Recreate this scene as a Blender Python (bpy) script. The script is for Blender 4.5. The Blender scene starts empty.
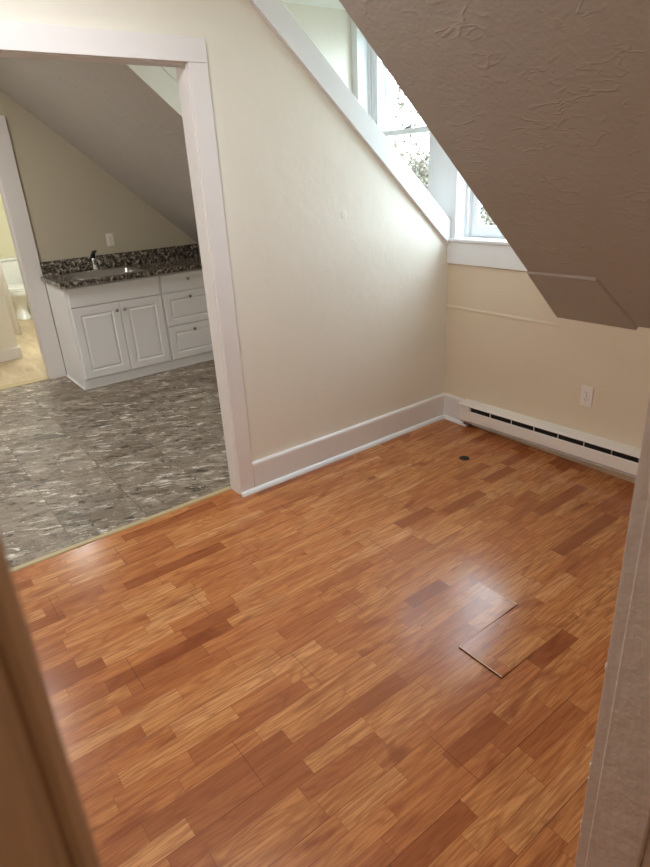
import bpy, bmesh, math, random
from mathutils import Vector, Matrix
random.seed(7)
C = bpy.context.scene.collection
PI = math.pi
R = math.radians

# ------------------------------------------------------------------ materials
class NT:
    def __init__(s, name):
        s.m = bpy.data.materials.new(name); s.m.use_nodes = True
        s.t = s.m.node_tree; s.t.nodes.clear()
        s.out = s.t.nodes.new('ShaderNodeOutputMaterial')
        s.b = s.n('ShaderNodeBsdfPrincipled'); s.l(s.b.outputs[0], s.out.inputs[0])
    def n(s, k, **kw):
        nd = s.t.nodes.new(k)
        for a, v in kw.items(): setattr(nd, a, v)
        return nd
    def l(s, a, b): s.t.links.new(a, b)
    def put(s, sock, v):
        if hasattr(v, 'is_output'): s.l(v, sock)
        elif v is not None: sock.default_value = v
    def math(s, op, a, b=None, c=None):
        nd = s.n('ShaderNodeMath', operation=op)
        s.put(nd.inputs[0], a)
        if b is not None: s.put(nd.inputs[1], b)
        if c is not None: s.put(nd.inputs[2], c)
        return nd.outputs[0]
    def pos(s):
        return s.n('ShaderNodeNewGeometry').outputs['Position']
    def obj(s):
        return s.n('ShaderNodeTexCoord').outputs['Object']
    def mapping(s, v, scale=(1, 1, 1), rot=(0, 0, 0), loc=(0, 0, 0)):
        nd = s.n('ShaderNodeMapping'); s.l(v, nd.inputs[0])
        s.put(nd.inputs['Scale'], scale); s.put(nd.inputs['Rotation'], rot); s.put(nd.inputs['Location'], loc)
        return nd.outputs[0]
    def noise(s, v, scale, detail=4, rough=.5, dist=0., lac=2.):
        nd = s.n('ShaderNodeTexNoise'); s.l(v, nd.inputs['Vector'])
        nd.inputs['Scale'].default_value = scale; nd.inputs['Detail'].default_value = detail
        nd.inputs['Roughness'].default_value = rough; nd.inputs['Distortion'].default_value = dist
        return nd.outputs[0]
    def ramp(s, f, stops, interp='LINEAR'):
        nd = s.n('ShaderNodeValToRGB'); s.l(f, nd.inputs[0]); r = nd.color_ramp; r.interpolation = interp
        while len(r.elements) < len(stops): r.elements.new(.5)
        for e, (p, c) in zip(r.elements, stops):
            e.position = p; e.color = (*c, 1) if len(c) == 3 else c
        return nd.outputs[0]
    def mix(s, f, a, b, mode='MIX'):
        nd = s.n('ShaderNodeMix', data_type='RGBA', blend_type=mode)
        s.put(nd.inputs[0], f)
        for k, v in ((6, a), (7, b)):
            s.put(nd.inputs[k], (*v, 1) if isinstance(v, tuple) and len(v) == 3 else v)
        return nd.outputs[2]
    def bump(s, h, strength=.3, dist=.01, normal=None):
        nd = s.n('ShaderNodeBump'); s.l(h, nd.inputs['Height'])
        nd.inputs['Strength'].default_value = strength; nd.inputs['Distance'].default_value = dist
        if normal: s.l(normal, nd.inputs['Normal'])
        return nd.outputs[0]
    def set(s, color=None, rough=None, metal=None, spec=None, normal=None):
        I = s.b.inputs
        if color is not None: s.put(I['Base Color'], (*color, 1) if isinstance(color, tuple) and len(color) == 3 else color)
        if rough is not None: s.put(I['Roughness'], rough)
        if metal is not None: s.put(I['Metallic'], metal)
        if spec is not None: s.put(I['Specular IOR Level'], spec)
        if normal is not None: s.l(normal, I['Normal'])
        return s.m

def srgb(r, g, b):
    f = lambda c: (c / 255 / 12.92) if c / 255 <= .04045 else ((c / 255 + .055) / 1.055) ** 2.4
    return (f(r), f(g), f(b))

def paint(name, col, rough=.45, var=.03, bump=.12, scale=9.):
    m = NT(name); p = m.pos()
    n1 = m.noise(p, 2.3, 3)
    c = m.mix(n1, tuple(x * (1 - var) for x in col), tuple(min(1, x * (1 + var)) for x in col))
    h = m.noise(p, scale, 5, .55)
    h2 = m.noise(p, 120, 2)
    hh = m.math('ADD', h, m.math('MULTIPLY', h2, .04))
    return m.set(c, rough, spec=.4, normal=m.bump(hh, bump, .02))

M = {}
M['wall'] = paint('cream wall paint', srgb(232, 226, 213), .5, .03, .22, 5.)
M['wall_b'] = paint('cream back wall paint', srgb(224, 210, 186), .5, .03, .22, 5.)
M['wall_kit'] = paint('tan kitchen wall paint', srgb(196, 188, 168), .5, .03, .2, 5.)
M['wall_hall'] = paint('hall wall paint', srgb(214, 190, 160), .6)
M['wall_bath'] = paint('bath wall paint', srgb(240, 236, 210), .5)
M['white'] = paint('white gloss trim paint', srgb(232, 228, 226), .32, .02, .1, 14.)
M['white_win'] = paint('white window paint', srgb(236, 238, 240), .35, .02, .05, 14.)
M['old_white'] = paint('worn ivory trim paint', srgb(208, 196, 188), .42, .05, .25, 22.)
M['backlit_trim'] = paint('backlit door casing', srgb(176, 146, 116), .5, .05, .15, 12.)  # brown of the near left casing has its backlit shade in the colour
M['cabinet'] = paint('white cabinet lacquer', srgb(238, 238, 240), .38, .01, .02, 8.)
M['heater'] = paint('ivory enamel', srgb(240, 234, 226), .35, .015, .03, 8.)
M['ceiling'] = paint('white ceiling paint', srgb(236, 236, 232), .6)

def simple(name, col, rough=.5, metal=0., spec=.5):
    m = NT(name); p = m.pos()
    n = m.noise(p, 30, 3)
    c = m.mix(n, tuple(x * .94 for x in col), tuple(min(1, x * 1.06) for x in col))
    return m.set(c, rough, metal, spec)
M['dark'] = simple('black metal fins', (.006, .006, .006), .6)
M['gap'] = simple('dark gap', (.01, .009, .008), .8)
M['grey_metal'] = simple('grey painted metal', srgb(120, 115, 110), .4, .3)
M['chrome'] = simple('chrome', (.75, .75, .76), .12, 1.)
M['steel'] = simple('brushed stainless steel', (.62, .61, .6), .28, 1.)
M['knob'] = simple('brushed nickel', (.42, .4, .38), .22, 1.)
M['plastic'] = simple('white plastic', srgb(236, 228, 220), .3)
M['slot'] = simple('dark slot', (.02, .016, .014), .6)
M['brass'] = simple('dark bronze', (.03, .018, .012), .45, .4)
M['porcelain'] = simple('white porcelain', srgb(238, 240, 238), .12)
M['black'] = simple('black gloss', (.008, .008, .009), .2)
M['threshold'] = simple('tan vinyl strip', srgb(186, 168, 128), .45)
M['curtain'] = simple('white cloth', srgb(232, 232, 234), .8)
M['seam'] = simple('painted board edge glare', srgb(232, 204, 176), .5)  # pale colour for light caught on the board ends
M['putty'] = simple('chipped paint', srgb(240, 232, 224), .6)

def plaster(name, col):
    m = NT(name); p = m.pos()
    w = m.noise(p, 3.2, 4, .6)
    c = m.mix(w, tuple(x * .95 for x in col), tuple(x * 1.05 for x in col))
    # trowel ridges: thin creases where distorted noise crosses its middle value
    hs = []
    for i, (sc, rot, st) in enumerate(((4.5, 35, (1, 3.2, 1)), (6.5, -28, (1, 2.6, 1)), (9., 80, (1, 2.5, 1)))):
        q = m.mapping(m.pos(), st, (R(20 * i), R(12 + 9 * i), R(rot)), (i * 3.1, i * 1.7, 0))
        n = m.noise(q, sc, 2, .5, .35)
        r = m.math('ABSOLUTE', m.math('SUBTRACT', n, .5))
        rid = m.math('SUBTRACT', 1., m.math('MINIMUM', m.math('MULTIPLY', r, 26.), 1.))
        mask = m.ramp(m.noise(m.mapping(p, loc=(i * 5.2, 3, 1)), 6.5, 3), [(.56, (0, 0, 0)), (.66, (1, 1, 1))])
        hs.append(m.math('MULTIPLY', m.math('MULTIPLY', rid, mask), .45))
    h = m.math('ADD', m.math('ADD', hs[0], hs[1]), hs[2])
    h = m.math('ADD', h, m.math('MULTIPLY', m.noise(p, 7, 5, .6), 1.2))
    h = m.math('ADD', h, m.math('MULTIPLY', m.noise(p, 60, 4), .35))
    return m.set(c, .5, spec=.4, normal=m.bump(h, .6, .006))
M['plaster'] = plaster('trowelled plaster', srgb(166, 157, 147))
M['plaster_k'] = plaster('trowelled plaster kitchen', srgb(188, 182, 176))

def laminate():
    m = NT('three strip laminate'); p = m.pos()
    s = m.n('ShaderNodeSeparateXYZ'); m.l(p, s.inputs[0]); x, y = s.outputs[0], s.outputs[1]
    PW = .1925; SW = PW / 3; SL = .31
    xx = m.math('DIVIDE', m.math('ADD', x, -1.371 + PW * 60), SW)
    sid = m.math('FLOOR', xx); fx = m.math('FRACT', xx)
    wn = m.n('ShaderNodeTexWhiteNoise', noise_dimensions='1D'); m.l(m.math('ADD', sid, .37), wn.inputs['W'])
    r1 = wn.outputs['Value']
    yy = m.math('ADD', m.math('DIVIDE', y, m.math('MULTIPLY', m.math('ADD', .82, m.math('MULTIPLY', r1, .42)), SL)), m.math('MULTIPLY', r1, 17.3))
    # uneven cell lengths
    yy = m.math('ADD', yy, m.math('MULTIPLY', m.math('SINE', m.math('MULTIPLY', yy, 2.1)), .22))
    yy = m.math('ADD', yy, 100.)
    cid = m.math('FLOOR', yy); fy = m.math('FRACT', yy)
    cv = m.n('ShaderNodeCombineXYZ'); m.l(sid, cv.inputs[0]); m.l(cid, cv.inputs[1])
    w2 = m.n('ShaderNodeTexWhiteNoise', noise_dimensions='3D'); m.l(cv.outputs[0], w2.inputs['Vector'])
    rc = w2.outputs['Value']; rcol = w2.outputs['Color']
    base = m.ramp(rc, [(0, srgb(154, 94, 56)), (.10, srgb(172, 108, 64)), (.2, srgb(197, 130, 80)), (.45, srgb(206, 139, 84)), (.65, srgb(212, 148, 91)), (.9, srgb(220, 158, 100)), (1, srgb(228, 170, 114))])
    # grain space, shifted per strip piece
    sh = m.n('ShaderNodeVectorMath', operation='MULTIPLY_ADD')
    m.l(rcol, sh.inputs[0]); sh.inputs[1].default_value = (9, 9, 9); m.l(p, sh.inputs[2])
    g1 = m.noise(m.mapping(sh.outputs[0], (1, .05, 1)), 170, 4, .6, .1)
    # cathedral figure
    q = m.mapping(sh.outputs[0], (1, .12, 1))
    field = m.noise(q, 9, 3, .5, .35)
    rings = m.math('ABSOLUTE', m.math('SUBTRACT', m.math('FRACT', m.math('MULTIPLY', field, 15.)), .5))
    c = m.mix(m.math('MULTIPLY', m.ramp(rings, [(.0, (1, 1, 1)), (.3, (0, 0, 0))]), .38), base, srgb(122, 64, 36))
    c = m.mix(m.math('MULTIPLY', m.ramp(g1, [(.42, (0, 0, 0)), (.66, (1, 1, 1))]), .6), c, srgb(140, 76, 44))
    g3 = m.noise(m.mapping(sh.outputs[0], (1, .06, 1)), 40, 4, .6, .15)
    c = m.mix(m.math('MULTIPLY', m.ramp(g3, [(.47, (0, 0, 0)), (.7, (1, 1, 1))]), .5), c, srgb(134, 76, 42))
    kn = m.noise(m.mapping(sh.outputs[0], (1, .35, 1)), 9, 3, .5, .8)
    c = m.mix(m.math('MULTIPLY', m.ramp(kn, [(.60, (0, 0, 0)), (.74, (1, 1, 1))]), .7), c, srgb(118, 58, 34))
    blot = m.noise(m.mapping(p, (1, .4, 1)), 5, 3)
    c = m.mix(m.math('MULTIPLY', blot, .3), c, srgb(160, 84, 46))
    # strip joints
    def line(f, w):  # 1 near 0 or 1
        d = m.math('MINIMUM', f, m.math('SUBTRACT', 1., f))
        return m.math('LESS_THAN', d, w)
    j = m.math('MAXIMUM', line(fx, .016), line(fy, .0035))
    c = m.mix(m.math('MULTIPLY', j, .4), c, srgb(96, 48, 26))
    # plank joints
    px = m.math('DIVIDE', m.math('ADD', x, -1.371 + PW * 60), PW)
    pid = m.math('FLOOR', px); fpx = m.math('FRACT', px)
    py = m.math('DIVIDE', m.math('ADD', m.math('ADD', y, 1.293 + 12.), m.math('MULTIPLY', m.math('SUBTRACT', pid, 60.), .355)), 1.2)
    fpy = m.math('FRACT', m.math('ADD', py, 0.0))
    pj = m.math('MAXIMUM', line(fpx, .006), line(fpy, .0011))
    c = m.mix(m.math('MULTIPLY', pj, .55), c, srgb(84, 42, 24))
    rough = .22
    h = m.math('SUBTRACT', m.math('MULTIPLY', g1, .12), m.math('MULTIPLY', pj, 1.))
    return m.set(c, rough, spec=.5, normal=m.bump(h, .25, .0012))
M['laminate'] = laminate()

def vinyl():
    m = NT('slate pattern vinyl'); p = m.pos(); T = .385
    s = m.n('ShaderNodeSeparateXYZ'); m.l(p, s.inputs[0])
    cc = m.n('ShaderNodeCombineXYZ'); edges = []
    for k, off in ((0, .2), (1, 2.55)):
        f = m.math('DIVIDE', m.math('ADD', s.outputs[k], off + T * 40), T)
        m.l(m.math('FLOOR', f), cc.inputs[k]); fr = m.math('FRACT', f)
        edges.append(m.math('MINIMUM', fr, m.math('SUBTRACT', 1., fr)))
    w = m.n('ShaderNodeTexWhiteNoise', noise_dimensions='3D'); m.l(cc.outputs[0], w.inputs['Vector'])
    sh = m.n('ShaderNodeVectorMath', operation='MULTIPLY_ADD')
    m.l(w.outputs['Color'], sh.inputs[0]); sh.inputs[1].default_value = (6, 6, 6); m.l(p, sh.inputs[2])
    q = m.mapping(sh.outputs[0], (1, 1, 1), (0, 0, R(-62)))
    big = m.noise(m.mapping(q, (1., 2.0, 1)), 4.6, 10, .74, .5)
    c = m.ramp(big, [(.34, srgb(84, 74, 64)), (.43, srgb(120, 108, 94)), (.49, srgb(152, 138, 122)), (.54, srgb(136, 124, 110)), (.59, srgb(182, 170, 154)), (.68, srgb(212, 204, 192))])
    t2 = m.noise(m.mapping(q, (1, 1.5, 1), loc=(7, 1, 0)), 3.4, 4, .6, .3)
    c = m.mix(m.ramp(t2, [(.46, (0, 0, 0)), (.6, (.6, .6, .6))]), c, srgb(128, 112, 94))
    cr = m.noise(m.mapping(q, (1, 3.4, 1), loc=(9, 4, 0)), 8, 8, .74, .6)
    cr = m.math('ABSOLUTE', m.math('SUBTRACT', cr, .5))
    cm = m.ramp(m.noise(m.mapping(q, (1, 1.4, 1), loc=(1, 6, 0)), 5, 3), [(.46, (0, 0, 0)), (.56, (1, 1, 1))])
    c = m.mix(m.math('MULTIPLY', m.math('MULTIPLY', m.ramp(cr, [(.0, (1, 1, 1)), (.03, (0, 0, 0))]), cm), .7), c, srgb(62, 54, 48))
    sp = m.noise(m.mapping(q, (1, 2.0, 1), loc=(2, 8, 0)), 10, 6, .72, .4)
    c = m.mix(m.ramp(sp, [(.57, (0, 0, 0)), (.61, (.85, .85, .85))]), c, srgb(58, 51, 47))
    fl2 = m.noise(m.mapping(q, (1, 3.2, 1), loc=(5, 3, 0)), 7, 8, .76, .7)
    c = m.mix(m.ramp(fl2, [(.57, (0, 0, 0)), (.60, (.85, .85, .85))]), c, srgb(220, 212, 200))
    j = m.math('LESS_THAN', m.math('MINIMUM', edges[0], edges[1]), .0075)
    c = m.mix(m.math('MULTIPLY', j, .5), c, srgb(84, 74, 64))
    hv = m.n('ShaderNodeHueSaturation'); m.l(c, hv.inputs['Color']); m.l(m.math('ADD', .84, m.math('MULTIPLY', w.outputs['Value'], .26)), hv.inputs['Value'])
    return m.set(hv.outputs[0], .45, spec=.4, normal=m.bump(m.math('SUBTRACT', big, j), .2, .002))
M['vinyl'] = vinyl()

def bath_floor():
    m = NT('tan plank vinyl'); p = m.pos()
    n = m.noise(m.mapping(p, (.25, 1, 1)), 9, 5, .6, .5)
    return m.set(m.ramp(n, [(.35, srgb(176, 154, 124)), (.65, srgb(205, 186, 156))]), .35)
M['bath_floor'] = bath_floor()

def granite():
    m = NT('speckled granite'); p = m.pos()
    a = m.noise(p, 34, 6, .72, .3)
    c = m.ramp(a, [(.38, srgb(26, 24, 24)), (.47, srgb(66, 60, 56)), (.52, srgb(120, 110, 100)), (.58, srgb(176, 166, 150)), (.66, srgb(214, 206, 194))])
    v = m.n('ShaderNodeTexVoronoi'); m.l(p, v.inputs['Vector']); v.inputs['Scale'].default_value = 60
    c = m.mix(m.ramp(v.outputs['Distance'], [(.2, (1, 1, 1)), (.34, (0, 0, 0))]), c, srgb(34, 30, 30))
    b = m.noise(p, 15, 3)
    c = m.mix(m.ramp(b, [(.55, (0, 0, 0)), (.66, (.6, .6, .6))]), c, srgb(56, 50, 46))
    return m.set(c, .14, spec=.5)
M['granite'] = granite()

def glass():
    m = NT('window glass'); t = m.t
    t.nodes.remove(m.b)
    tr = m.n('ShaderNodeBsdfTransparent'); tr.inputs[0].default_value = (.97, .985, .98, 1)
    gl = m.n('ShaderNodeBsdfGlossy'); gl.inputs['Roughness'].default_value = .02
    lw = m.n('ShaderNodeLayerWeight'); lw.inputs[0].default_value = .25
    fr = m.math('ADD', .02, m.math('MULTIPLY', m.math('POWER', lw.outputs['Facing'], 3.), .35))
    mx = m.n('ShaderNodeMixShader'); m.l(fr, mx.inputs[0]); m.l(tr.outputs[0], mx.inputs[1]); m.l(gl.outputs[0], mx.inputs[2])
    m.l(mx.outputs[0], m.out.inputs[0]); return m.m
M['glass'] = glass()

def bark():
    m = NT('grey bark'); p = m.pos()
    return m.set(m.ramp(m.noise(p, 12, 4), [(.3, (.03, .022, .016)), (.7, (.06, .046, .034))]), .9)
M['bark'] = bark()
def leaf(name, a, b):
    m = NT(name); oi = m.pos()
    return m.set(m.ramp(m.noise(oi, 3, 2), [(.35, a), (.65, b)]), .7)
M['leaf'] = leaf('young leaves', (.075, .065, .04), (.15, .12, .085))
M['grass'] = leaf('lawn', (.07, .09, .04), (.14, .14, .07))

# ------------------------------------------------------------------ mesh helpers
def tag(o, label=None, cat=None, group=None, kind=None):
    if label: o['label'] = label
    if cat: o['category'] = cat
    if group: o['group'] = group
    if kind: o['kind'] = kind
    return o

def obj(name, bm, mat, parent=None, smooth=False, bevel=0., seg=2, kind=None, weighted=False):
    bmesh.ops.remove_doubles(bm, verts=bm.verts, dist=1e-6)
    bmesh.ops.recalc_face_normals(bm, faces=bm.faces)
    me = bpy.data.meshes.new(name); bm.to_mesh(me); bm.free()
    me.materials.append(mat)
    if smooth:
        for f in me.polygons: f.use_smooth = True
    o = bpy.data.objects.new(name, me); C.objects.link(o)
    if parent:
        o.parent = parent
        o.matrix_parent_inverse = Matrix.Translation(-Vector(parent.location)) if parent.type == 'EMPTY' else Matrix()
    if bevel:
        b = o.modifiers.new('bevel', 'BEVEL'); b.width = bevel; b.segments = seg; b.limit_method = 'ANGLE'; b.angle_limit = R(35)
        b.harden_normals = False
        for f in me.polygons: f.use_smooth = True
        w = o.modifiers.new('wn', 'WEIGHTED_NORMAL'); w.keep_sharp = False
    if kind: o['kind'] = kind
    return o

def empty(name, loc, label=None, cat=None, group=None, kind=None):
    o = bpy.data.objects.new(name, None); C.objects.link(o); o.location = loc; o.empty_display_size = .1
    return tag(o, label, cat, group, kind)

def box(bm, x0, x1, y0, y1, z0, z1):
    v = [bm.verts.new((x, y, z)) for x in (x0, x1) for y in (y0, y1) for z in (z0, z1)]
    for f in ((0, 1, 3, 2), (4, 6, 7, 5), (0, 4, 5, 1), (2, 3, 7, 6), (0, 2, 6, 4), (1, 5, 7, 3)):
        bm.faces.new([v[i] for i in f])

def prism(bm, axis, poly, a, b):
    """poly: 2D points in the two other axes (in order), extruded from a to b along axis"""
    def P(p, t):
        return {'x': (t, p[0], p[1]), 'y': (p[0], t, p[1]), 'z': (p[0], p[1], t)}[axis]
    A = [bm.verts.new(P(p, a)) for p in poly]; B = [bm.verts.new(P(p, b)) for p in poly]
    bm.faces.new(A); bm.faces.new(B[::-1])
    n = len(poly)
    for i in range(n): bm.faces.new((A[i], A[(i + 1) % n], B[(i + 1) % n], B[i]))

def BX(*boxes):
    bm = bmesh.new()
    for b in boxes: box(bm, *b)
    return bm

def lathe(bm, profile, center, axis='z', seg=24):
    """profile of (radius, height) along the axis"""
    rings = []
    for r, h in profile:
        ring = []
        for k in range(seg):
            a = 2 * PI * k / seg; c, s = r * math.cos(a), r * math.sin(a)
            d = {'z': (c, s, h), 'x': (h, c, s), 'y': (c, h, s)}[axis]
            ring.append(bm.verts.new(Vector(center) + Vector(d)))
        rings.append(ring)
    for i in range(len(rings) - 1):
        for k in range(seg):
            bm.faces.new((rings[i][k], rings[i][(k + 1) % seg], rings[i + 1][(k + 1) % seg], rings[i + 1][k]))
    bm.faces.new(rings[0]); bm.faces.new(rings[-1][::-1])

def tube(bm, pts, rads, seg=8, cap=True):
    pts = [Vector(p) for p in pts]
    prev = None; rings = []
    for i, p in enumerate(pts):
        d = (pts[min(i + 1, len(pts) - 1)] - pts[max(i - 1, 0)]).normalized()
        if prev is None:
            u = d.orthogonal().normalized()
        else:
            u = (prev - d * prev.dot(d)); u = u.normalized() if u.length > 1e-6 else d.orthogonal().normalized()
        prev = u; w = d.cross(u)
        r = rads[i] if isinstance(rads, (list, tuple)) else rads
        rings.append([bm.verts.new(p + (u * math.cos(2 * PI * k / seg) + w * math.sin(2 * PI * k / seg)) * r) for k in range(seg)])
    for i in range(len(rings) - 1):
        for k in range(seg):
            bm.faces.new((rings[i][k], rings[i][(k + 1) % seg], rings[i + 1][(k + 1) % seg], rings[i + 1][k]))
    if cap:
        bm.faces.new(rings[0]); bm.faces.new(rings[-1][::-1])

def ringloft(bm, rings, cap0=True, cap1=True):
    vs = [[bm.verts.new(p) for p in r] for r in rings]
    n = len(vs[0])
    for i in range(len(vs) - 1):
        for k in range(n): bm.faces.new((vs[i][k], vs[i][(k + 1) % n], vs[i + 1][(k + 1) % n], vs[i + 1][k]))
    if cap0: bm.faces.new(vs[0])
    if cap1: bm.faces.new(vs[-1][::-1])

def S(name, bm, mat, **kw): return obj(name, bm, mat, kind='structure', **kw)

# ------------------------------------------------------------------ geometry numbers (metres)
T = .870; Z0 = .844                 # roof slope underside: z = Z0 - T*y
XK = -3.14                          # kitchen far wall
XC = -.893; XS = .805               # dormer cheeks
CH = 2.585                          # ceiling height
YC = (Z0 - CH) / T                  # where the slope meets the ceiling
XE = 2.289; XH = 2.41               # entry wall
DL = -1.681; DR = -3.10             # cased opening between room and kitchen
HD = 2.078
NEAR = -3.75
sl = lambda y: Z0 - T * y

# ------------------------------------------------------------------ floors
fl = S('floor', BX((-.089, 3.75, -4.6, 0, -.05, 0)), M['laminate'])
S('floor', BX((-3.24, -.089, -4.6, 0, -.05, 0)), M['vinyl'])
S('floor', BX((-7.2, -3.24, -4.6, -.6, -.05, 0)), M['bath_floor'])
# the strip over the seam between vinyl and laminate
bm = bmesh.new(); prism(bm, 'y', [(-.125, 0), (-.120, .004), (-.096, .006), (-.089, .004), (-.087, 0)], DR, DL + .004)
S('trim_1', bm, M['threshold'])
S('trim_2', BX((-3.25, -3.135, -2.7, -1.9, 0, .006)), M['threshold'], bevel=.003)

# buckled laminate boards (ends lifted a few millimetres)
def raised(x0, x1, yend, ydir, h, length):
    ye, yo = yend, yend + ydir * length
    bm = bmesh.new()
    n = 8; g = .0015
    rows = []
    for i in range(n + 1):
        t = i / n; y = ye + (yo - ye) * t
        z = .0004 + h * (1 - t) ** 1.8
        rows.append([bm.verts.new((x0 + g, y, z)), bm.verts.new((x1 - g, y, z)), bm.verts.new((x1 - g, y, 0)), bm.verts.new((x0 + g, y, 0))])
    for a, b in zip(rows, rows[1:]):
        for k in range(4): bm.faces.new((a[k], a[(k + 1) % 4], b[(k + 1) % 4], b[k]))
    bm.faces.new(rows[0]); bm.faces.new(rows[-1][::-1])
    o = obj('raised_board', bm, M['laminate'], fl)
    tag(o, 'laminate board end lifted slightly above its neighbours')
    yy = sorted((ye, ye + ydir * .0035))
    zz = h + .0003
    obj('edge_glare', BX((x0 + g, x1 - g, yy[0], yy[1], .0, zz + .0006)), M['seam'], o)  # thin pale strip paints the glare along the lifted end
    return o
raised(1.371, 1.5635, -1.293, -1, .0055, .34)
raised(1.5635, 1.756, -1.648, 1, .0055, .36)

# small dark hole plug in the floor
e = empty('pipe_hole_cover', (.553, -.425, 0), 'small round dark cover set in the orange laminate floor near the heater', 'floor cover')
bm = bmesh.new(); lathe(bm, [(.031, 0), (.031, .002), (.027, .004), (.02, .004), (.018, .0025)], (.553, -.425, 0), 'z', 28)
obj('rim', bm, M['brass'], e, smooth=False)
bm = bmesh.new(); lathe(bm, [(.0175, 0.0005), (.0175, .003), (.012, .0045), (.003, .005)], (.553, -.425, 0), 'z', 24)
obj('centre_plug', bm, M['dark'], e)

# ------------------------------------------------------------------ partition wall (wall_left) with cased opening
bm = bmesh.new()
top = lambda y: min(CH, 1.295 - T * y)
ytop = (1.295 - CH) / T
prism(bm, 'x', [(DL + .02, 0), (-.0, 0), (-.0, top(0)), (ytop, CH), (DL + .02, CH)], -.085, 0)
prism(bm, 'x', [(DR - .02, HD + .02), (DL + .02, HD + .02), (DL + .02, CH), (DR - .02, CH)], -.085, 0)
prism(bm, 'x', [(NEAR, 0), (DR - .02, 0), (DR - .02, CH), (NEAR, CH)], -.085, 0)
S('wall_left', bm, M['wall'])
# dents and screws pops in the plaster are bumps on the wall
bm = bmesh.new()
for (y, z, r) in ((-.851, 1.416, .024),):
    lathe(bm, [(r, -.0006), (r * .9, .0001), (r * .5, .0004), (r * .15, .00045)], (0, y, z), 'x', 24)
S('trim_3', bm, M['wall'], smooth=True)
# door opening: jambs and casing
d1 = empty('door_1', (0, DL, 0), kind='structure')
bm = BX((-.089, .004, DL, DL + .02, 0, HD + .02), (-.089, .004, DR - .02, DR, 0, HD + .02), (-.089, .004, DR - .02, DL + .02, HD, HD + .02))
obj('jamb', bm, M['white'], d1, bevel=.002)
CO = DL + .093
bm = BX((0, .024, DL + .004, CO, 0, HD + .004))
obj('side_casing', bm, M['white'], d1, bevel=.003)
bm = BX((0, .024, DR - .094, DR - .004, 0, HD + .004)); obj('side_casing', bm, M['white'], d1, bevel=.003)
bm = BX((0, .026, DR - .094, CO, HD + .004, HD + .094)); obj('head_casing', bm, M['white'], d1, bevel=.003)
bm = BX((-.105, -.085, DL + .004, DL + .09, 0, HD + .004), (-.105, -.085, DR - .094, CO, HD + .004, HD + .094)); obj('rear_casing', bm, M['white'], d1, bevel=.003)

# raking trim on top of the partition
bm = bmesh.new()
yl, yh = -.0, ytop - .06
prism(bm, 'x', [(-.003, 1.163 - T * 0), (-.003, 1.163 + .146), (yh, 1.309 - T * yh), (yh, 1.163 - T * yh)], 0, .024)
S('trim_4', bm, M['white_win'], bevel=.003)
bm = bmesh.new()   # cap board on the rake
prism(bm, 'x', [(-.003, 1.297), (-.003, 1.312), (ytop, 1.312 - T * ytop), (ytop, 1.297 - T * ytop)], -.1, .020)
S('trim_5', bm, M['white_win'], bevel=.002)

# baseboards
BH = .17
def baseboard(name, along, a, b, wallpos, sgn, h=BH, cut=None, mat=None):
    """along 'x' or 'y'; wallpos = wall coordinate; sgn = direction into the room"""
    prof = [(0, 0), (.0245, 0), (.0245, h - .012), (.022, h - .004), (.016, h), (0, h)]
    bm = bmesh.new()
    pl = [(wallpos + sgn * p, z) for p, z in prof]
    prism(bm, 'y' if along == 'y' else 'x', pl, a, b)
    return S(name, bm, mat or M['white'])
def quarter(name, along, a, b, wallpos, sgn, r=.021, mat=None):
    p0 = wallpos + sgn * .0245
    pl = [(p0, 0)] + [(p0 + sgn * r * math.cos(t), r * 1.1 * math.sin(t)) for t in [PI / 2 * k / 5 for k in range(6)]]
    bm = bmesh.new(); prism(bm, 'y' if along == 'y' else 'x', pl, a, b)
    return S(name, bm, mat or M['white_win'])
baseboard('baseboard_left', 'y', CO + .001, -.0, 0, 1)
quarter('trim_6', 'y', DL + .002, -.0, 0, 1)
bm = BX((.02, .045, DL + .004, DL + .04, 0, .02)); 
baseboard('baseboard_back', 'x', .0245, .222, 0, -1, BH + .003)
quarter('trim_7', 'x', .045, .245, 0, -1)
baseboard('baseboard_back', 'x', 1.49, XE, 0, -1, BH + .003)
# return of the shoe moulding around the casing foot
obj_b = bm; obj_b.free()

# ------------------------------------------------------------------ back wall with dormer windows
WZ0, WZ1 = 1.2, 2.50
W1 = (-.835, -.178); W2 = (.058, .712)
bm = bmesh.new()
box(bm, -3.24, XC, 0, .16, -.05, Z0 + .05)
box(bm, XS, 3.75, 0, .16, -.05, Z0 + .05)
box(bm, XC, XS, 0, .16, -.05, WZ0)
for a, b in ((XC, W1[0] - .006), (W1[1] + .006, W2[0] - .006), (W2[1] + .006, XS)): box(bm, a, b, 0, .16, WZ0, WZ1)
box(bm, XC, XS, 0, .16, WZ1, CH)
S('wall_back', bm, M['wall_b'])
# faint ledge line where old plaster meets new
bm = bmesh.new()
prism(bm, 'x', [(0, .772), (-.0035, .776), (-.0035, .786), (0, .795)], .0, .82)
S('trim_8', bm, M['wall_b'])
# window woodwork shared by both windows
bm = BX((XC, W1[0] , -.012, 0, WZ0, WZ1 + .07)); S('trim_9', bm, M['white_win'], bevel=.002)
bm = BX((W1[1], W2[0], -.012, 0, WZ0, WZ1 + .07)); S('trim_10', bm, M['white_win'], bevel=.002)
bm = BX((W2[1], XS, -.012, 0, WZ0, WZ1 + .07)); S('trim_11', bm, M['white_win'], bevel=.002)
bm = BX((W1[0], W1[1], -.012, 0, WZ1, WZ1 + .07), (W2[0], W2[1], -.012, 0, WZ1, WZ1 + .07)); S('trim_12', bm, M['white_win'], bevel=.002)
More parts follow.
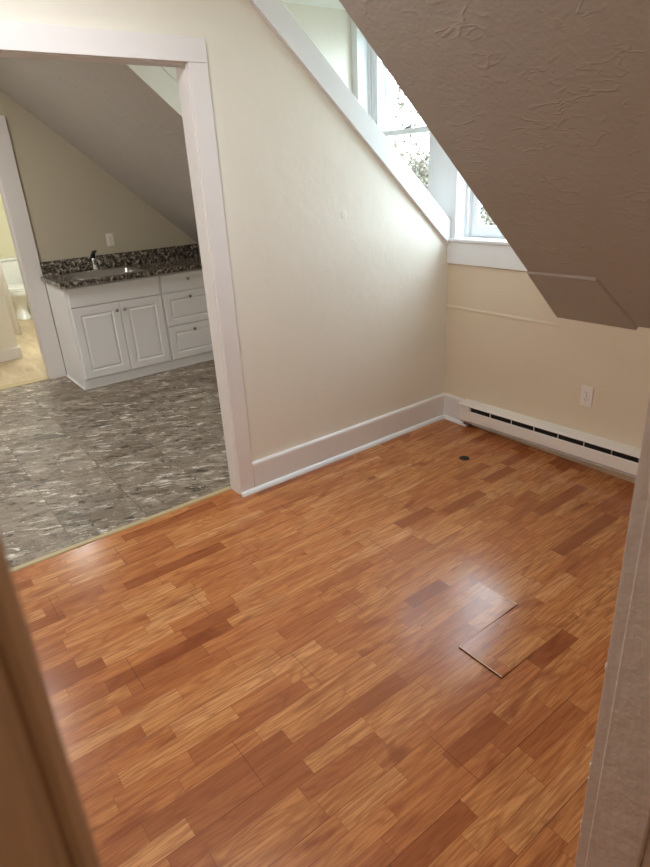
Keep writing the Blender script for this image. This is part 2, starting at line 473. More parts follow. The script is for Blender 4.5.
# stool and apron, one run in each room
for (a, b, n1, n2) in ((-.0, XS, 'trim_13', 'trim_14'), (XC, -.09, 'trim_15', 'trim_16')):
    a2 = max(a, .0) if a > -.5 else a
    S(n1, BX((a2, b, -.034, .118, WZ0, WZ0 + .018)) if False else BX((a2, b, -.034, 0, WZ0 - .004, WZ0 + .016)), M['white_win'], bevel=.004)
    S(n2, BX((a2, b, -.018, 0, 1.062, WZ0 - .004)), M['white_win'], bevel=.002)

def window(name, x0, x1, y, extra):
    w = empty(name, ((x0 + x1) / 2, y, WZ0), kind='structure')
    z0, z1 = WZ0 + .016, WZ1
    # lining boards (reveal)
    bm = BX((x0 - .006, x0, 0.001, .158, z0 - .016, z1), (x1, x1 + .006, 0.001, .158, z0 - .016, z1), (x0, x1, 0.001, .158, z1 - .006, z1), (x0, x1, 0.0, .19, WZ0 - .01, z0))
    obj('window_lining', bm, M['white_win'], w)
    # frame with track grooves
    fw = .03 + extra
    bm = BX((x0, x0 + .022, y - .02, y - .004, z0, z1), (x0, x0 + fw, y - .004, y + .004, z0, z1), (x0, x0 + .016, y, y + .075, z0, z1),
            (x1 - .03, x1, y - .004, y + .004, z0, z1), (x1 - .016, x1, y, y + .075, z0, z1), (x0, x1, y - .004, y + .075, z1 - .03, z1), (x0, x1, y + .0, y + .08, z0, z0 + .012))
    if extra:
        bm2 = BX((x0 + .03, x0 + .045, y - .012, y + .004, z0, z1)); obj('parting_bead', bm2, M['white_win'], w, bevel=.002)
    obj('window_frame', bm, M['white_win'], w, bevel=.002)
    zm = 1.86
    def sash(nm, ya, yb, za, zb, lo, hi):
        xa, xb = x0 + fw - .004, x1 - .028; st = .046
        bm = BX((xa, xa + st, ya, yb, za, zb), (xb - st, xb, ya, yb, za, zb), (xa + st, xb - st, ya, yb, za, za + lo), (xa + st, xb - st, ya, yb, zb - hi, zb))
        s = obj(nm, bm, M['white_win'], w, bevel=.003)
        # glazing bead lip
        obj('pane', BX((xa + st - .006, xb - st + .006, (ya + yb) / 2 - .002, (ya + yb) / 2 + .002, za + lo - .006, zb - hi + .006)), M['glass'], s)
        return s, xa, xb
    s, xa, xb = sash('lower_sash', y + .004, y + .034, z0 + .012, zm + .012, .055, .034)
    zz = zm + .012; xc = (xa + xb) / 2
    bm = BX((xc - .028, xc + .028, y + .006, y + .03, zz, zz + .006), (xc - .02, xc + .03, y + .012, y + .02, zz + .006, zz + .014))
    obj('sash_lock', bm, M['grey_metal'], s, bevel=.002)
    sash('upper_sash', y + .036, y + .066, zm - .02, z1 - .03, .034, .045)
    return w
window('window_1', W1[0], W1[1], .095, .05)
window('window_2', W2[0], W2[1], .095, .0)

# exterior sill boards
# ------------------------------------------------------------------ slopes, cheeks, ceilings
def slab(x0, x1, mat, y1=.16, name='ceiling', bev=0.):
    bm = bmesh.new(); th = .16
    prism(bm, 'x', [(y1, sl(y1)), (YC, CH), (YC, CH + th), (y1, sl(y1) + th)], x0, x1)
    return S(name, bm, mat, bevel=bev, seg=3)
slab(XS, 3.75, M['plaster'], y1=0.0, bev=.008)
slab(-3.24, XC - .009, M['plaster_k'], y1=0.0)
# patched wedge low on the right-hand slope
bm = bmesh.new()
a = bm.verts.new((XS, -.317, sl(-.317) - .012)); b = bm.verts.new((1.178, -.317, sl(-.317) - .012))
c = bm.verts.new((1.252, -.0, Z0 - .019)); d = bm.verts.new((XS, -.0, Z0 - .019))
c2 = bm.verts.new((1.262, -.0, Z0 + .01)); d2 = bm.verts.new((XS, -.0, Z0 + .01)); b2 = bm.verts.new((1.184, -.322, sl(-.317) + .01)); a2 = bm.verts.new((XS, -.317, sl(-.317) + .01))
bm.faces.new((a, b, c, d)); bm.faces.new((a2, d2, c2, b2)); bm.faces.new((a, a2, b2, b)); bm.faces.new((d, c, c2, d2)); bm.faces.new((b, b2, c2, c)); bm.faces.new((a, d, d2, a2))
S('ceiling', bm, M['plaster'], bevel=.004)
# cheeks above the slope
for (x0, x1, n) in ((XC - .1, XC, 'wall_dormer_left'), (XS, XS + .1, 'wall_dormer_right')):
    bm = bmesh.new()
    if x0 < 0: prism(bm, 'x', [(.0, Z0 - .004), (.0, Z0 + .17), (YC + .18, CH), (YC, CH), (YC - .001, sl(YC) - .004)], XC - .0088, XC)
    prism(bm, 'x', [(.0, Z0 + .16), (.0, CH), (YC + .19, CH)], x0, x1)
    S(n, bm, M['wall'])
S('ceiling', BX((-3.24, 3.75, -4.6, YC, CH, CH + .12)), M['ceiling'])
S('ceiling', BX((XC - .1, XS + .1, YC, .16, CH, CH + .12)), M['ceiling'])

# ------------------------------------------------------------------ other walls
bm = bmesh.new()    # kitchen far wall, door to the bathroom
KY0, KY1 = -2.72, -1.895
KH = 2.06
prism(bm, 'x', [(KY1, 0), (0, 0), (0, Z0 + .03), (KY1, sl(KY1) + .03)], XK - .1, XK)
prism(bm, 'x', [(KY0, KH), (KY1, KH), (KY1, sl(KY1) + .03), (YC, CH), (KY0, CH)], XK - .1, XK)
prism(bm, 'x', [(-4.6, 0), (KY0, 0), (KY0, CH), (-4.6, CH)], XK - .1, XK)
S('wall_kitchen', bm, M['wall_kit'])
d2e = empty('door_2', (XK, KY1, 0), kind='structure')
obj('jamb', BX((XK - .105, XK + .004, KY1 - .018, KY1, 0, KH), (XK - .105, XK + .004, KY0, KY0 + .018, 0, KH), (XK - .105, XK + .004, KY0, KY1, KH - .018, KH)), M['white'], d2e, bevel=.002)
obj('side_casing', BX((XK, XK + .02, KY1 - .012, -1.762, 0, KH - .006)), M['white'], d2e, bevel=.003)
obj('side_casing', BX((XK, XK + .02, KY0 - .12, KY0 + .012, 0, KH - .006)), M['white'], d2e, bevel=.003)
obj('head_casing', BX((XK, XK + .022, KY0 - .12, -1.762, KH - .006, KH + .12)), M['white'], d2e, bevel=.003)

S('wall_near', BX((-7.2, 3.75, -4.7, -4.6, -.05, CH)), M['wall'])
S('wall_near', BX((0, XE, NEAR - .1, NEAR, 0, CH)), M['wall'])
bm = bmesh.new()    # entry wall
EY0 = -2.983; EY1 = -2.11
prism(bm, 'x', [(EY1 + .02, 0), (0, 0), (0, Z0 + .02), (YC, CH + .02), (EY1 + .02, CH)], XE + .004, XH - .004)
prism(bm, 'x', [(NEAR, 0), (EY0 - .02, 0), (EY0 - .02, CH), (NEAR, CH)], XE + .004, XH - .004)
box(bm, XE + .004, XH - .004, EY0 - .02, EY1 + .02, 2.08, CH)
S('wall_right', bm, M['wall'])
S('wall_hall', BX((3.7, 3.8, -4.6, 0, 0, CH)), M['wall_hall'])

# entry door frame (camera stands in the hall side of it); its right jamb leans slightly
d3 = empty('door_3', (XE, EY1, 0), kind='structure')
YB, YT = -2.104, -2.170       # right jamb edge near the floor and high up
zt = 2.08
ja = lambda z: YB + (YT - YB) * z / 1.33
bm = bmesh.new()
prism(bm, 'x', [(ja(0), 0), (EY1 + .03, 0), (EY1 + .03, zt), (ja(zt), zt)], XE, XH)
obj('jamb', bm, M['old_white'], d3, bevel=.002)
bm = bmesh.new()
prism(bm, 'x', [(ja(0) - .006, 0), (ja(0) + .01, 0), (ja(zt) + .01, zt), (ja(zt) - .006, zt)], XE + .024, XH - .001)
obj('door_stop', bm, M['old_white'], d3, bevel=.0025)
bm = bmesh.new()
prism(bm, 'x', [(ja(0) + .006, 0), (EY1 + .1, 0), (EY1 + .1, zt), (ja(zt) + .006, zt)], XH, XH + .02)
obj('side_casing', bm, M['old_white'], d3, bevel=.003)
bm = bmesh.new()
prism(bm, 'x', [(ja(0) + .05, 0), (EY1 + .14, 0), (EY1 + .14, zt), (ja(zt) + .05, zt)], XE - .018, XE + .003)
obj('side_casing', bm, M['old_white'], d3, bevel=.003)
# ragged paint chips down its room-side edge
rr = random.Random(3)
bm = bmesh.new()
for k in range(34):
    z = rr.uniform(.25, 1.5); s = rr.uniform(.0007, .0018)
    if rr.random() < .35: s *= 1.7
    bmesh.ops.create_icosphere(bm, subdivisions=1, radius=1., matrix=Matrix.Translation((XE + rr.uniform(.0, .004), ja(z) + .002 if False else ja(z) + .0015, z)) @ Matrix.Diagonal((s * 1.2, s, s * rr.uniform(1.5, 6), 1)))
obj('paint_chip', bm, M['putty'], d3, smooth=True)
# left jamb and its moulded casing, very close to the camera
YL = -2.985
jl = lambda z: YL + .0045 * (z - 1.15) / .35
bm = bmesh.new()
prism(bm, 'x', [(-3.01, 0), (jl(0) - .004, 0), (jl(zt) - .004, zt), (-3.01, zt)], XE, XH)
obj('jamb', bm, M['backlit_trim'], d3)
bm = bmesh.new()
def cas(z):
    y = jl(z)
    prof = [(y - .10, XH), (y - .004, XH), (y - .001, XH + .004), (y, XH + .010), (y - .002, XH + .015), (y - .006, XH + .017), (y - .010, XH + .0145), (y - .012, XH + .010), (y - .0145, XH + .0095), (y - .018, XH + .014), (y - .022, XH + .0165), (y - .075, XH + .020), (y - .10, XH + .022)]
    return [(x, yy, z) for yy, x in prof]
ringloft(bm, [cas(0), cas(.7), cas(1.4), cas(zt)])
obj('side_casing', bm, M['backlit_trim'], d3, smooth=False)
obj('head_casing', BX((XH, XH + .02, EY0 - .1, EY1 + .1, zt, zt + .1), (XE, XH, EY0, EY1, zt - .02, zt)), M['old_white'], d3)

# ------------------------------------------------------------------ bathroom
S('wall_bath', BX((-7.3, -7.2, -4.6, -.6, 0, CH)), M['wall_bath'])
S('wall_bath', BX((-7.2, -3.24, -1.05, -.95, 0, CH)), M['wall_bath'])
S('ceiling', BX((-7.3, -3.24, -4.6, -.6, CH, CH + .1)), M['ceiling'])
S('wall_bath', BX((-4.32, -4.2, -4.6, -1.94, 0, CH)), M['wall'])
baseboard('baseboard_bath', 'y', -4.6, -1.94, -4.2, 1, .12)
bm = bmesh.new(); box(bm, -4.32, -4.1755, -1.94, -1.925, 0, .12); S('baseboard_bath', bm, M['white'], bevel=.003)
baseboard('baseboard_bath', 'y', -4.6, -1.05, -7.2, 1, .1)
baseboard('baseboard_bath', 'x', -7.17, -3.25, -1.05, -1, .1)

# shower curtain behind the stub wall
bm = bmesh.new(); n = 40
A, B = [], []
for i in range(n + 1):
    t = i / n; y = -2.9 + t * 1.15
    x = -4.98 + .022 * math.sin(t * 46) + .01 * math.sin(t * 21)
    zb = .09 + .012 * math.sin(t * 30)
    A.append((x, y, zb)); B.append((x, y - .05 * t, 1.9))
def sheet(bm, A, B, th=.003):
    f = [bm.verts.new(p) for p in A]; g = [bm.verts.new(p) for p in B]
    f2 = [bm.verts.new((p[0] + th, p[1], p[2])) for p in A]; g2 = [bm.verts.new((p[0] + th, p[1], p[2])) for p in B]
    for i in range(len(A) - 1):
        bm.faces.new((f[i], f[i + 1], g[i + 1], g[i])); bm.faces.new((f2[i], g2[i], g2[i + 1], f2[i + 1]))
        bm.faces.new((f[i], f2[i], f2[i + 1], f[i + 1])); bm.faces.new((g[i], g[i + 1], g2[i + 1], g2[i]))
    bm.faces.new((f[0], g[0], g2[0], f2[0])); bm.faces.new((f[-1], f2[-1], g2[-1], g[-1]))
sheet(bm, A, B)
o = obj('shower_curtain', bm, M['curtain'], smooth=True)
tag(o, 'hanging white cloth edge seen through the bathroom doorway in front of the toilet', 'curtain')
bm = bmesh.new(); tube(bm, [(-4.98, -4.6, 1.905), (-4.98, -1.05, 1.905)], .013, 12)
S('trim_17', bm, M['chrome'], smooth=True)

# toilet, facing the kitchen
TX, TY = -6.46, -1.44
tl = empty('toilet', (TX, TY, 0), 'white toilet seen through the bathroom doorway', 'toilet')
def oval(cx, cy, rx, ry, z, n=28, back=1.0):
    pts = []
    for k in range(n):
        a = 2 * PI * k / n; c, s = math.cos(a), math.sin(a)
        r_ = rx if c > 0 else rx * back
        pts.append((cx + r_ * c, cy + ry * s, z))
    return pts
bm = bmesh.new()
ringloft(bm, [oval(TX - .02, TY, .27, .115, 0), oval(TX - .02, TY, .265, .112, .03), oval(TX - .03, TY, .23, .10, .06), oval(TX - .03, TY, .21, .10, .16), oval(TX, TY, .23, .13, .25), oval(TX + .02, TY, .265, .17, .33), oval(TX + .025, TY, .285, .185, .385), oval(TX + .025, TY, .28, .182, .4)])
obj('bowl', bm, M['porcelain'], tl, smooth=True)
bm = bmesh.new()
ringloft(bm, [oval(TX + .025, TY, .285, .188, .401), oval(TX + .025, TY, .29, .19, .41), oval(TX + .025, TY, .285, .186, .419)])
obj('seat', bm, M['porcelain'], tl, smooth=True)
bm = bmesh.new()
ringloft(bm, [oval(TX + .02, TY, .28, .184, .424), oval(TX + .02, TY, .288, .188, .43), oval(TX + .02, TY, .28, .183, .441), oval(TX + .02, TY, .22, .14, .446)])
obj('lid', bm, M['porcelain'], tl, smooth=True)
bm = bmesh.new()
def rr_(x0, x1, y0, y1, z): return [(x0, y0, z), (x1, y0, z), (x1, y1, z), (x0, y1, z)]
ringloft(bm, [rr_(TX - .46, TX - .30, TY - .2, TY + .2, .38), rr_(TX - .475, TX - .28, TY - .225, TY + .225, .74)])
obj('tank', bm, M['porcelain'], tl, bevel=.02, seg=3)
obj('tank_lid', BX((TX - .485, TX - .27, TY - .235, TY + .235, .742, .775)), M['porcelain'], tl, bevel=.01, seg=3)
obj('tank_support', BX((TX - .44, TX - .2, TY - .12, TY + .12, .2, .382)), M['porcelain'], tl, bevel=.03, seg=3)
bm = bmesh.new(); tube(bm, [(TX - .279, TY - .16, .69), (TX - .262, TY - .16, .69), (TX - .256, TY - .11, .685)], .008, 8)
obj('flush_handle', bm, M['chrome'], tl, smooth=True)

# ------------------------------------------------------------------ kitchen cabinets
CF = -2.552      # carcass front
def raised_panel(y0, y1, z0, z1, flat=False, frame=.05):
    bm = bmesh.new(); x0, xf = CF + .0015, CF + .0205
    if flat:
        loops = [(0, x0), (0, xf - .004), (.004, xf)]
    else:
        f = frame
        loops = [(0, x0), (0, xf - .004), (.004, xf), (f, xf), (f + .006, xf - .006), (f + .012, xf - .007), (f + .026, xf - .0015), (f + .030, xf - .001)]
    rings = [[(x, y0 + i, z0 + i), (x, y1 - i, z0 + i), (x, y1 - i, z1 - i), (x, y0 + i, z1 - i)] for i, x in loops]
    ringloft(bm, rings)
    return bm
def knob(y, z, parent):
    bm = bmesh.new(); x = CF + .0205
    lathe(bm, [(.007, x - .0005), (.0055, x + .006), (.0055, x + .012), (.011, x + .016), (.0145, x + .021), (.0135, x + .026), (.008, x + .029)], (0, y, z), 'x', 16)
    k = obj('knob', bm, M['knob'], parent, smooth=True); k['label'] = 'round brushed metal knob'
CY0, CY1, CY2 = -1.757, -.938, -.415
cb = empty('base_cabinet', (CF, (CY0 + CY1) / 2, 0), 'white sink base cabinet with two raised panel doors and a plain false front', 'cabinet')
obj('body', BX((XK + .022, CF, CY0, CY0 + .016, .082, .884), (XK + .022, CF, CY1 - .017, CY1 - .001, .082, .884), (XK + .022, XK + .032, CY0 + .016, CY1 - .017, .082, .884), (XK + .032, CF, CY0 + .016, CY1 - .017, .082, .1), (CF - .018, CF, CY0 + .016, CY1 - .017, .1, .884), (XK + .022, CF - .012, CY0 + .001, CY1 - .001, 0, .082)), M['cabinet'], cb)
obj('toe_board', BX((CF - .012, CF - .001, CY0, CY1 - .001, 0, .080)), M['cabinet'], cb, bevel=.001)
obj('false_front', raised_panel(CY0 + .022, CY1 - .010, .712, .872, flat=True), M['cabinet'], cb)
ym = -1.334
for (a, b, ky) in ((CY0 + .022, ym - .002, ym - .034), (ym + .002, CY1 - .010, ym + .034)):
    d = obj('door', raised_panel(a, b, .094, .704, frame=.062), M['cabinet'], cb)
    knob(ky, .640, d)
# shoe moulding at the cabinet's side foot
bm = bmesh.new(); prism(bm, 'x', [(CY0, 0), (CY0 - .012, 0), (CY0 - .012, .008), (CY0 - .006, .014), (CY0, .016)], XK + .03, CF)
obj('side_moulding', bm, M['white_win'], cb)
db = empty('base_cabinet', (CF, (CY1 + CY2) / 2, 0), 'white three drawer base cabinet to the right of the sink cabinet', 'cabinet')
obj('body', BX((XK + .022, CF, CY1 + .001, CY2, .082, .884), (XK + .022, CF - .012, CY1 + .001, CY2, 0, .082)), M['cabinet'], db, bevel=.0015)
obj('toe_board', BX((CF - .012, CF - .001, CY1 + .001, CY2, 0, .080)), M['cabinet'], db, bevel=.001)
for (z0, z1, kz, fl_) in ((.712, .872, .812, True), (.408, .702, .655, False), (.094, .398, .350, False)):
    d = obj('drawer', raised_panel(CY1 + .012, CY2 - .014, z0, z1, flat=fl_, frame=.055), M['cabinet'], db)
    knob((CY1 + CY2) / 2, kz, d)
obj('filler_panel', BX((XK + .022, CF, CY2 + .001, -.24, 0, .884)), M['cabinet'], db)

# countertop with a sink cut-out and backsplash
ct = empty('countertop', (-2.82, -1, .886), 'dark speckled granite countertop on the white base cabinets', 'countertop')
KX1, KX0 = -2.497, XK + .001
SY0, SY1, SX0, SX1 = -1.60, -1.03, -3.035, -2.585
cz0, cz1 = .886, .924
yL, yR = -1.785, -.245
bm = bmesh.new()
# ring around the hole, as one slab
out = [(KX0, yL), (KX1, yL), (KX1, yR), (KX0, yR)]; inn = [(SX0 + .01, SY0 + .01), (SX1 - .01, SY0 + .01), (SX1 - .01, SY1 - .01), (SX0 + .01, SY1 - .01)]
V = {}
for nm, pl in (('o', out), ('i', inn)):
    for z in (cz0, cz1): V[nm, z] = [bm.verts.new((x, y, z)) for x, y in pl]
for k in range(4):
    l = (k + 1) % 4
    bm.faces.new((V['o', cz1][k], V['o', cz1][l], V['i', cz1][l], V['i', cz1][k]))
    bm.faces.new((V['o', cz0][l], V['o', cz0][k], V['i', cz0][k], V['i', cz0][l]))
    bm.faces.new((V['o', cz0][k], V['o', cz0][l], V['o', cz1][l], V['o', cz1][k]))
    bm.faces.new((V['i', cz0][l], V['i', cz0][k], V['i', cz1][k], V['i', cz1][l]))
obj('slab', bm, M['granite'], ct, bevel=.003)
obj('backsplash', BX((KX0, KX0 + .02, -1.76, yR, cz1, 1.043)), M['granite'], ct, bevel=.002)

# stainless drop-in sink
sk = empty('sink', ((SX0 + SX1) / 2, (SY0 + SY1) / 2, cz1), 'stainless steel sink set in the granite countertop', 'sink')
bm = bmesh.new()
def rrect(x0, x1, y0, y1, z, r, n=5):
    pts = []
    for cx, cy, a0 in ((x1 - r, y1 - r, 0), (x0 + r, y1 - r, PI / 2), (x0 + r, y0 + r, PI), (x1 - r, y0 + r, 1.5 * PI)):
        for k in range(n + 1):
            a = a0 + PI / 2 * k / n; pts.append((cx + r * math.cos(a), cy + r * math.sin(a), z))
    return pts
bx0 = SX0 + .075
ringloft(bm, [rrect(SX0 + .012, SX1 - .012, SY0 + .012, SY1 - .012, cz1 - .004, .03), rrect(SX0, SX1, SY0, SY1, cz1 + .0008, .035), rrect(SX0 + .004, SX1 - .004, SY0 + .004, SY1 - .004, cz1 + .004, .033),
              rrect(bx0 - .006, SX1 - .022, SY0 + .022, SY1 - .022, cz1 + .0035, .05), rrect(bx0, SX1 - .028, SY0 + .028, SY1 - .028, cz1 - .004, .05),
              rrect(bx0 + .006, SX1 - .034, SY0 + .034, SY1 - .034, cz1 - .14, .05), rrect(bx0 + .03, SX1 - .06, SY0 + .06, SY1 - .06, cz1 - .16, .05)], cap0=False)
obj('basin', bm, M['steel'], sk, smooth=True)
bm = bmesh.new(); lathe(bm, [(.04, cz1 - .1595), (.04, cz1 - .157), (.03, cz1 - .156), (.012, cz1 - .158)], ((bx0 + SX1) / 2, (SY0 + SY1) / 2, 0), 'z', 24)
obj('drain', bm, M['chrome'], sk)

# faucet
fx_, fy_, fz_ = SX0 + .04, -1.335, cz1 + .004
fc = empty('faucet', (fx_, fy_, fz_), 'single handle chrome and black faucet at the back of the steel sink', 'faucet')
bm = bmesh.new(); ringloft(bm, [rrect(fx_ - .026, fx_ + .026, fy_ - .085, fy_ + .085, fz_, .025), rrect(fx_ - .024, fx_ + .024, fy_ - .083, fy_ + .083, fz_ + .008, .023)])
obj('base_plate', bm, M['chrome'], fc)
bm = bmesh.new(); lathe(bm, [(.026, fz_ + .008), (.023, fz_ + .02), (.021, fz_ + .075), (.022, fz_ + .10), (.015, fz_ + .112)], (fx_, fy_, 0), 'z', 20)
obj('body', bm, M['chrome'], fc, smooth=True)
bm = bmesh.new(); tube(bm, [(fx_, fy_, fz_ + .05), (fx_ + .04, fy_, fz_ + .085), (fx_ + .09, fy_, fz_ + .10), (fx_ + .14, fy_, fz_ + .095), (fx_ + .16, fy_, fz_ + .075)], [.014, .013, .012, .012, .012], 12)
obj('spout', bm, M['chrome'], fc, smooth=True)
bm = bmesh.new(); tube(bm, [(fx_, fy_, fz_ + .105), (fx_ - .004, fy_ , fz_ + .135), (fx_ + .02, fy_ + .004, fz_ + .162), (fx_ + .06, fy_ + .014, fz_ + .172)], [.019, .021, .015, .009], 12)
h = obj('handle', bm, M['black'], fc, smooth=True); h['label'] = 'dark lever handle'

# ------------------------------------------------------------------ electrical outlets
def outlet(loc, face, label, tilt=0.):
    """face '-y' or '+x'"""
    e = empty('electrical_outlet', loc, label, 'outlet', 'duplex wall outlets' if False else None)
    def P(bm):   # local: u right, v up, w out -> world axes
        for v in bm.verts:
            u, w, z = v.co.x, v.co.y, v.co.z
            v.co = Vector((loc[0] + u, loc[1] - w, loc[2] + z)) if face == '-y' else Vector((loc[0] + w, loc[1] + u, loc[2] + z))
        return bm
    def RL(rings):
        bm = bmesh.new(); ringloft(bm, rings); return P(bm)
    def rect(hu, hv, w, r=.003, cv=0., n=3):
        return [(x, w, z + cv) for x, z, _ in rrect(-hu, hu, -hv, hv, 0, r, n)]
    plate = obj('cover_plate', RL([rect(.036, .0585, 0), rect(.036, .0585, .003), rect(.033, .0555, .0065)]), M['plastic'], e)
    bm = bmesh.new(); lathe(bm, [(.0035, .0055), (.0035, .0072), (.002, .0078)], (0, 0, 0), 'y', 12)
    obj('screw', P(bm), M['grey_metal'], e)
    for cv in (.0195, -.0195):
        f = obj('receptacle', RL([rect(.0172, .0142, .0055, .008, cv, 4), rect(.0168, .0138, .0085, .008, cv, 4)]), M['plastic'], e)
        bm = bmesh.new()
        box(bm, -.0078, -.0058, .0084, .0089, cv - .001, cv + .0085); box(bm, .0055, .0075, .0084, .0089, cv + .0, cv + .0075)
        lathe(bm, [(.0028, .0084), (.0028, .0089)], (0, 0, cv - .007), 'y', 12)
        s_ = obj('slot', P(bm), M['slot'], f)
    return e
outlet((1.042, 0, .418), '-y', 'white duplex outlet on the cream wall above the baseboard heater')
outlet((XK, -1.108, 1.165), '+x', 'white duplex outlet on the kitchen wall above the granite backsplash')

# ------------------------------------------------------------------ baseboard heater
HX0, HX1 = .205, 1.505
ht = empty('baseboard_heater', (HX0, 0, .0), 'long ivory electric baseboard heater with dark grille slot low on the back wall', 'heater')
hb = .035; hh = .178
def hz(bm): return bm
# back plate
obj('back_plate', BX((HX0 + .006, HX1 - .006, -.010, -.0005, hb, hh - .004)), M['heater'], ht)
# top cover: slopes down towards the room, overhanging lip
bm = bmesh.new()
prism(bm, 'x', [(-.0005, hh + .004), (-.0005, hh), (-.066, hh - .010), (-.078, hh - .017), (-.080, hh - .013), (-.067, hh - .005)], HX0, HX1)
obj('top_cover', bm, M['heater'], ht)
# front panel
bm = bmesh.new()
prism(bm, 'x', [(-.060, hb + .087), (-.066, hb + .093), (-.070, hb + .089), (-.070, hb + .022), (-.062, hb + .014), (-.058, hb + .016), (-.066, hb + .026), (-.066, hb + .078)], HX0 + .002, HX1 - .002)
obj('front_panel', bm, M['heater'], ht)
# solid end sections beside the slot
for a, b in ((HX0, HX0 + .085), (HX1 - .085, HX1)):
    bm = bmesh.new()
    prism(bm, 'x', [(-.0005, hb), (-.055, hb), (-.071, hb + .018), (-.071, hh - .018), (-.062, hh - .012), (-.0005, hh - .004)], a, b)
    obj('end_section', bm, M['heater'], ht, bevel=.0015)
# lower reflector
bm = bmesh.new()
prism(bm, 'x', [(-.010, hb), (-.052, hb - .002), (-.060, hb + .004), (-.058, hb + .008), (-.050, hb + .003), (-.010, hb + .005)], HX0 + .09, HX1 - .09)
obj('bottom_lip', bm, M['white'], ht)
# dark element with fins, and bright dividers in the slot
bm = BX((HX0 + .086, HX1 - .086, -.056, -.012, hb + .030, hh - .018))
obj('heating_element', bm, M['dark'], ht)
dvs = (HX1 - HX0 - .17) / 7
for k in range(1, 7):
    x = HX0 + .085 + dvs * k
    obj('slot_divider', BX((x, x + .0022, -.066, -.0565, hb + .078, hh - .017)), M['heater'], ht)
obj('junction_box', BX((HX0 + .02, HX0 + .07, -.05, -.006, hb - .02, hb - .0005)), M['grey_metal'], ht, bevel=.002)
ht.rotation_euler = (0, R(-1.35), 0)

# ------------------------------------------------------------------ outdoors
S('ground', BX((-40, 40, .3, 60, -3.3, -3.2)), M['grass']) if False else None
g = obj('lawn', BX((-40, 40, 1.5, 60, -3.3, -3.2)), M['grass']); g['kind'] = 'structure'

def tree(loc, height, seed, label, leaves):
    rg = random.Random(seed)
    root = empty('bare_tree', loc, label, 'tree', 'trees outside the dormer windows')
    bm = bmesh.new(); tips = []
    def grow(p, d, L, r, lvl):
        n = 4; pts = [p]; rads = [r]; q = p.copy(); dd = d.copy()
        for i in range(n):
            dd = (dd + Vector((rg.uniform(-.22, .22), rg.uniform(-.22, .22), rg.uniform(-.08, .16)))).normalized()
            q = q + dd * L / n; pts.append(q.copy()); rads.append(r * (1 - .45 * (i + 1) / n))
        tube(bm, pts, rads, 5 if lvl > 1 else 8, cap=lvl > 3)
        if lvl >= 5 or r < .004:
            tips.extend(pts[2:]); return
        k = 3 if lvl < 4 else 2
        if lvl == 0: k = 4
        for j in range(k + 1):
            i = rg.randint(2, n) if j else n
            a = rg.uniform(0, 2 * PI); sp = rg.uniform(.45, .95) if j else .2
            o = dd.orthogonal().normalized(); o.rotate(Matrix.Rotation(a, 3, dd))
            nd = (dd + o * sp).normalized()
            grow(pts[i], nd, L * rg.uniform(.58, .8), rads[i] * rg.uniform(.55, .75), lvl + 1)
    grow(Vector(loc), Vector((0, 0, 1)), height * .33, height * .018, 0)
    obj('branches', bm, M['bark'], root, smooth=True)
    bm = bmesh.new()
    for t in tips:
        for _ in range(leaves if t.z < loc[2] + 4.9 else 2):
            c = t + Vector((rg.gauss(0, .16), rg.gauss(0, .16), rg.gauss(0, .16)))
            u = Vector((rg.uniform(-1, 1), rg.uniform(-1, 1), rg.uniform(-1, 1))).normalized(); w = u.orthogonal().normalized()
            s = rg.uniform(.014, .03)
            vs = [bm.verts.new(c + u * s * 1.4), bm.verts.new(c + w * s), bm.verts.new(c - u * s * 1.4), bm.verts.new(c - w * s)]
            bm.faces.new(vs)
    me = bpy.data.meshes.new('leaves'); bm.to_mesh(me); bm.free(); me.materials.append(M['leaf'])
    o = bpy.data.objects.new('leaves', me); C.objects.link(o); o.parent = root; o.matrix_parent_inverse = Matrix.Translation(-Vector(loc)); o['kind'] = 'stuff'
LBL = 'bare branching tree with sparse pale leaves outside the dormer window'
for i, (x, y, h) in enumerate(((-4.3, 3.9, 7.6), (-14.2, 6.6, 8.0), (-6.6, 12.8, 9.6))):
    tree((x, y, -3.2), h, 11 + i, LBL, 34)

# ------------------------------------------------------------------ light
w = bpy.data.worlds.new('World'); bpy.context.scene.world = w; w.use_nodes = True
nt = w.node_tree; bg = nt.nodes['Background']
tc = nt.nodes.new('ShaderNodeTexCoord'); no = nt.nodes.new('ShaderNodeTexNoise'); no.inputs['Scale'].default_value = 2.5; no.inputs['Detail'].default_value = 4
nt.links.new(tc.outputs['Generated'], no.inputs['Vector'])
rp = nt.nodes.new('ShaderNodeValToRGB'); nt.links.new(no.outputs[0], rp.inputs[0])
rp.color_ramp.elements[0].color = (.64, .82, 1, 1); rp.color_ramp.elements[1].color = (.83, .925, 1, 1)
nt.links.new(rp.outputs[0], bg.inputs[0]); bg.inputs[1].default_value = 9.0

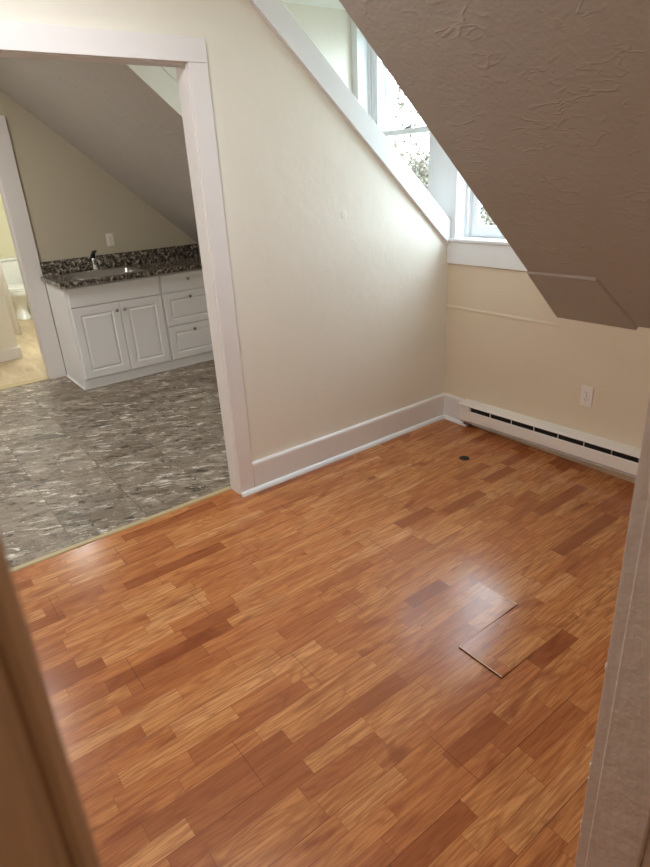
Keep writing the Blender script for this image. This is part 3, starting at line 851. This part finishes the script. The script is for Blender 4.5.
def area(name, loc, rot, sx, sy, power, col=(1, 1, 1), portal=False):
    d = bpy.data.lights.new(name, 'AREA'); d.shape = 'RECTANGLE'; d.size = sx; d.size_y = sy; d.energy = power; d.color = col
    o = bpy.data.objects.new(name, d); C.objects.link(o); o.location = loc; o.rotation_euler = rot
    if portal: d.cycles.is_portal = True
    return o
for a, b in (W1, W2):
    area('window_portal', ((a + b) / 2, .2, (WZ0 + WZ1) / 2), (R(-90), 0, 0), b - a, WZ1 - WZ0, 1, portal=True)
def point(name, loc, power, col, r=.12):
    d = bpy.data.lights.new(name, 'POINT'); d.energy = power; d.color = col; d.shadow_soft_size = r
    o = bpy.data.objects.new(name, d); C.objects.link(o); o.location = loc; return o
def disk(name, loc, power, col, size=.35):
    d = bpy.data.lights.new(name, 'AREA'); d.shape = 'DISK'; d.size = size; d.energy = power; d.color = col
    o = bpy.data.objects.new(name, d); C.objects.link(o); o.location = loc; return o
disk('room_fill_light', (.9, -2.4, 2.57), 15, (.94, .97, 1))  # added fill light to brighten the room, no fixture here
disk('hall_fill_light', (3.2, -2.6, 2.57), 4.2, (1, .85, .7))  # made-up hall fill for the door frame in the foreground
disk('kitchen_fill_light', (-1.9, -3.15, 2.57), 23, (1, .98, .95), .5)  # unseen source added to lift the kitchen brightness
disk('bath_fill_light', (-4.75, -1.6, 2.57), 28, (.97, 1, .95))  # added light standing in for the bathroom's own daylight

# ------------------------------------------------------------------ camera
cam = bpy.data.cameras.new('camera'); co = bpy.data.objects.new('camera', cam); C.objects.link(co)
ya, pi_, ro = R(53.79), R(23.798), R(-3.181)
fw = Vector((-math.sin(ya) * math.cos(pi_), math.cos(ya) * math.cos(pi_), -math.sin(pi_)))
rt = Vector((math.cos(ya), math.sin(ya), 0)); up = rt.cross(fw)
r2 = rt * math.cos(ro) + up * math.sin(ro); u2 = up * math.cos(ro) - rt * math.sin(ro)
mt = Matrix((r2, u2, -fw)).transposed().to_4x4(); mt.translation = Vector((2.639, -2.992, 1.627))
co.matrix_world = mt
cam.sensor_fit = 'VERTICAL'; cam.sensor_height = 36; cam.sensor_width = 27; cam.lens = 588.6 * 36 / 867
cam.clip_start = .02
cam.dof.use_dof = True; cam.dof.focus_distance = 3.2; cam.dof.aperture_fstop = 6.0
sc = bpy.context.scene; sc.camera = co
sc.view_settings.view_transform = 'Standard'; sc.view_settings.look = 'None'; sc.view_settings.gamma = 1
sc.view_settings.use_curve_mapping = False
sc.view_settings.exposure = .6
sc.cycles.use_denoising = True
sc.cycles.max_bounces = 12; sc.cycles.diffuse_bounces = 8; sc.cycles.transparent_max_bounces = 12
sc.cycles.sample_clamp_indirect = 8
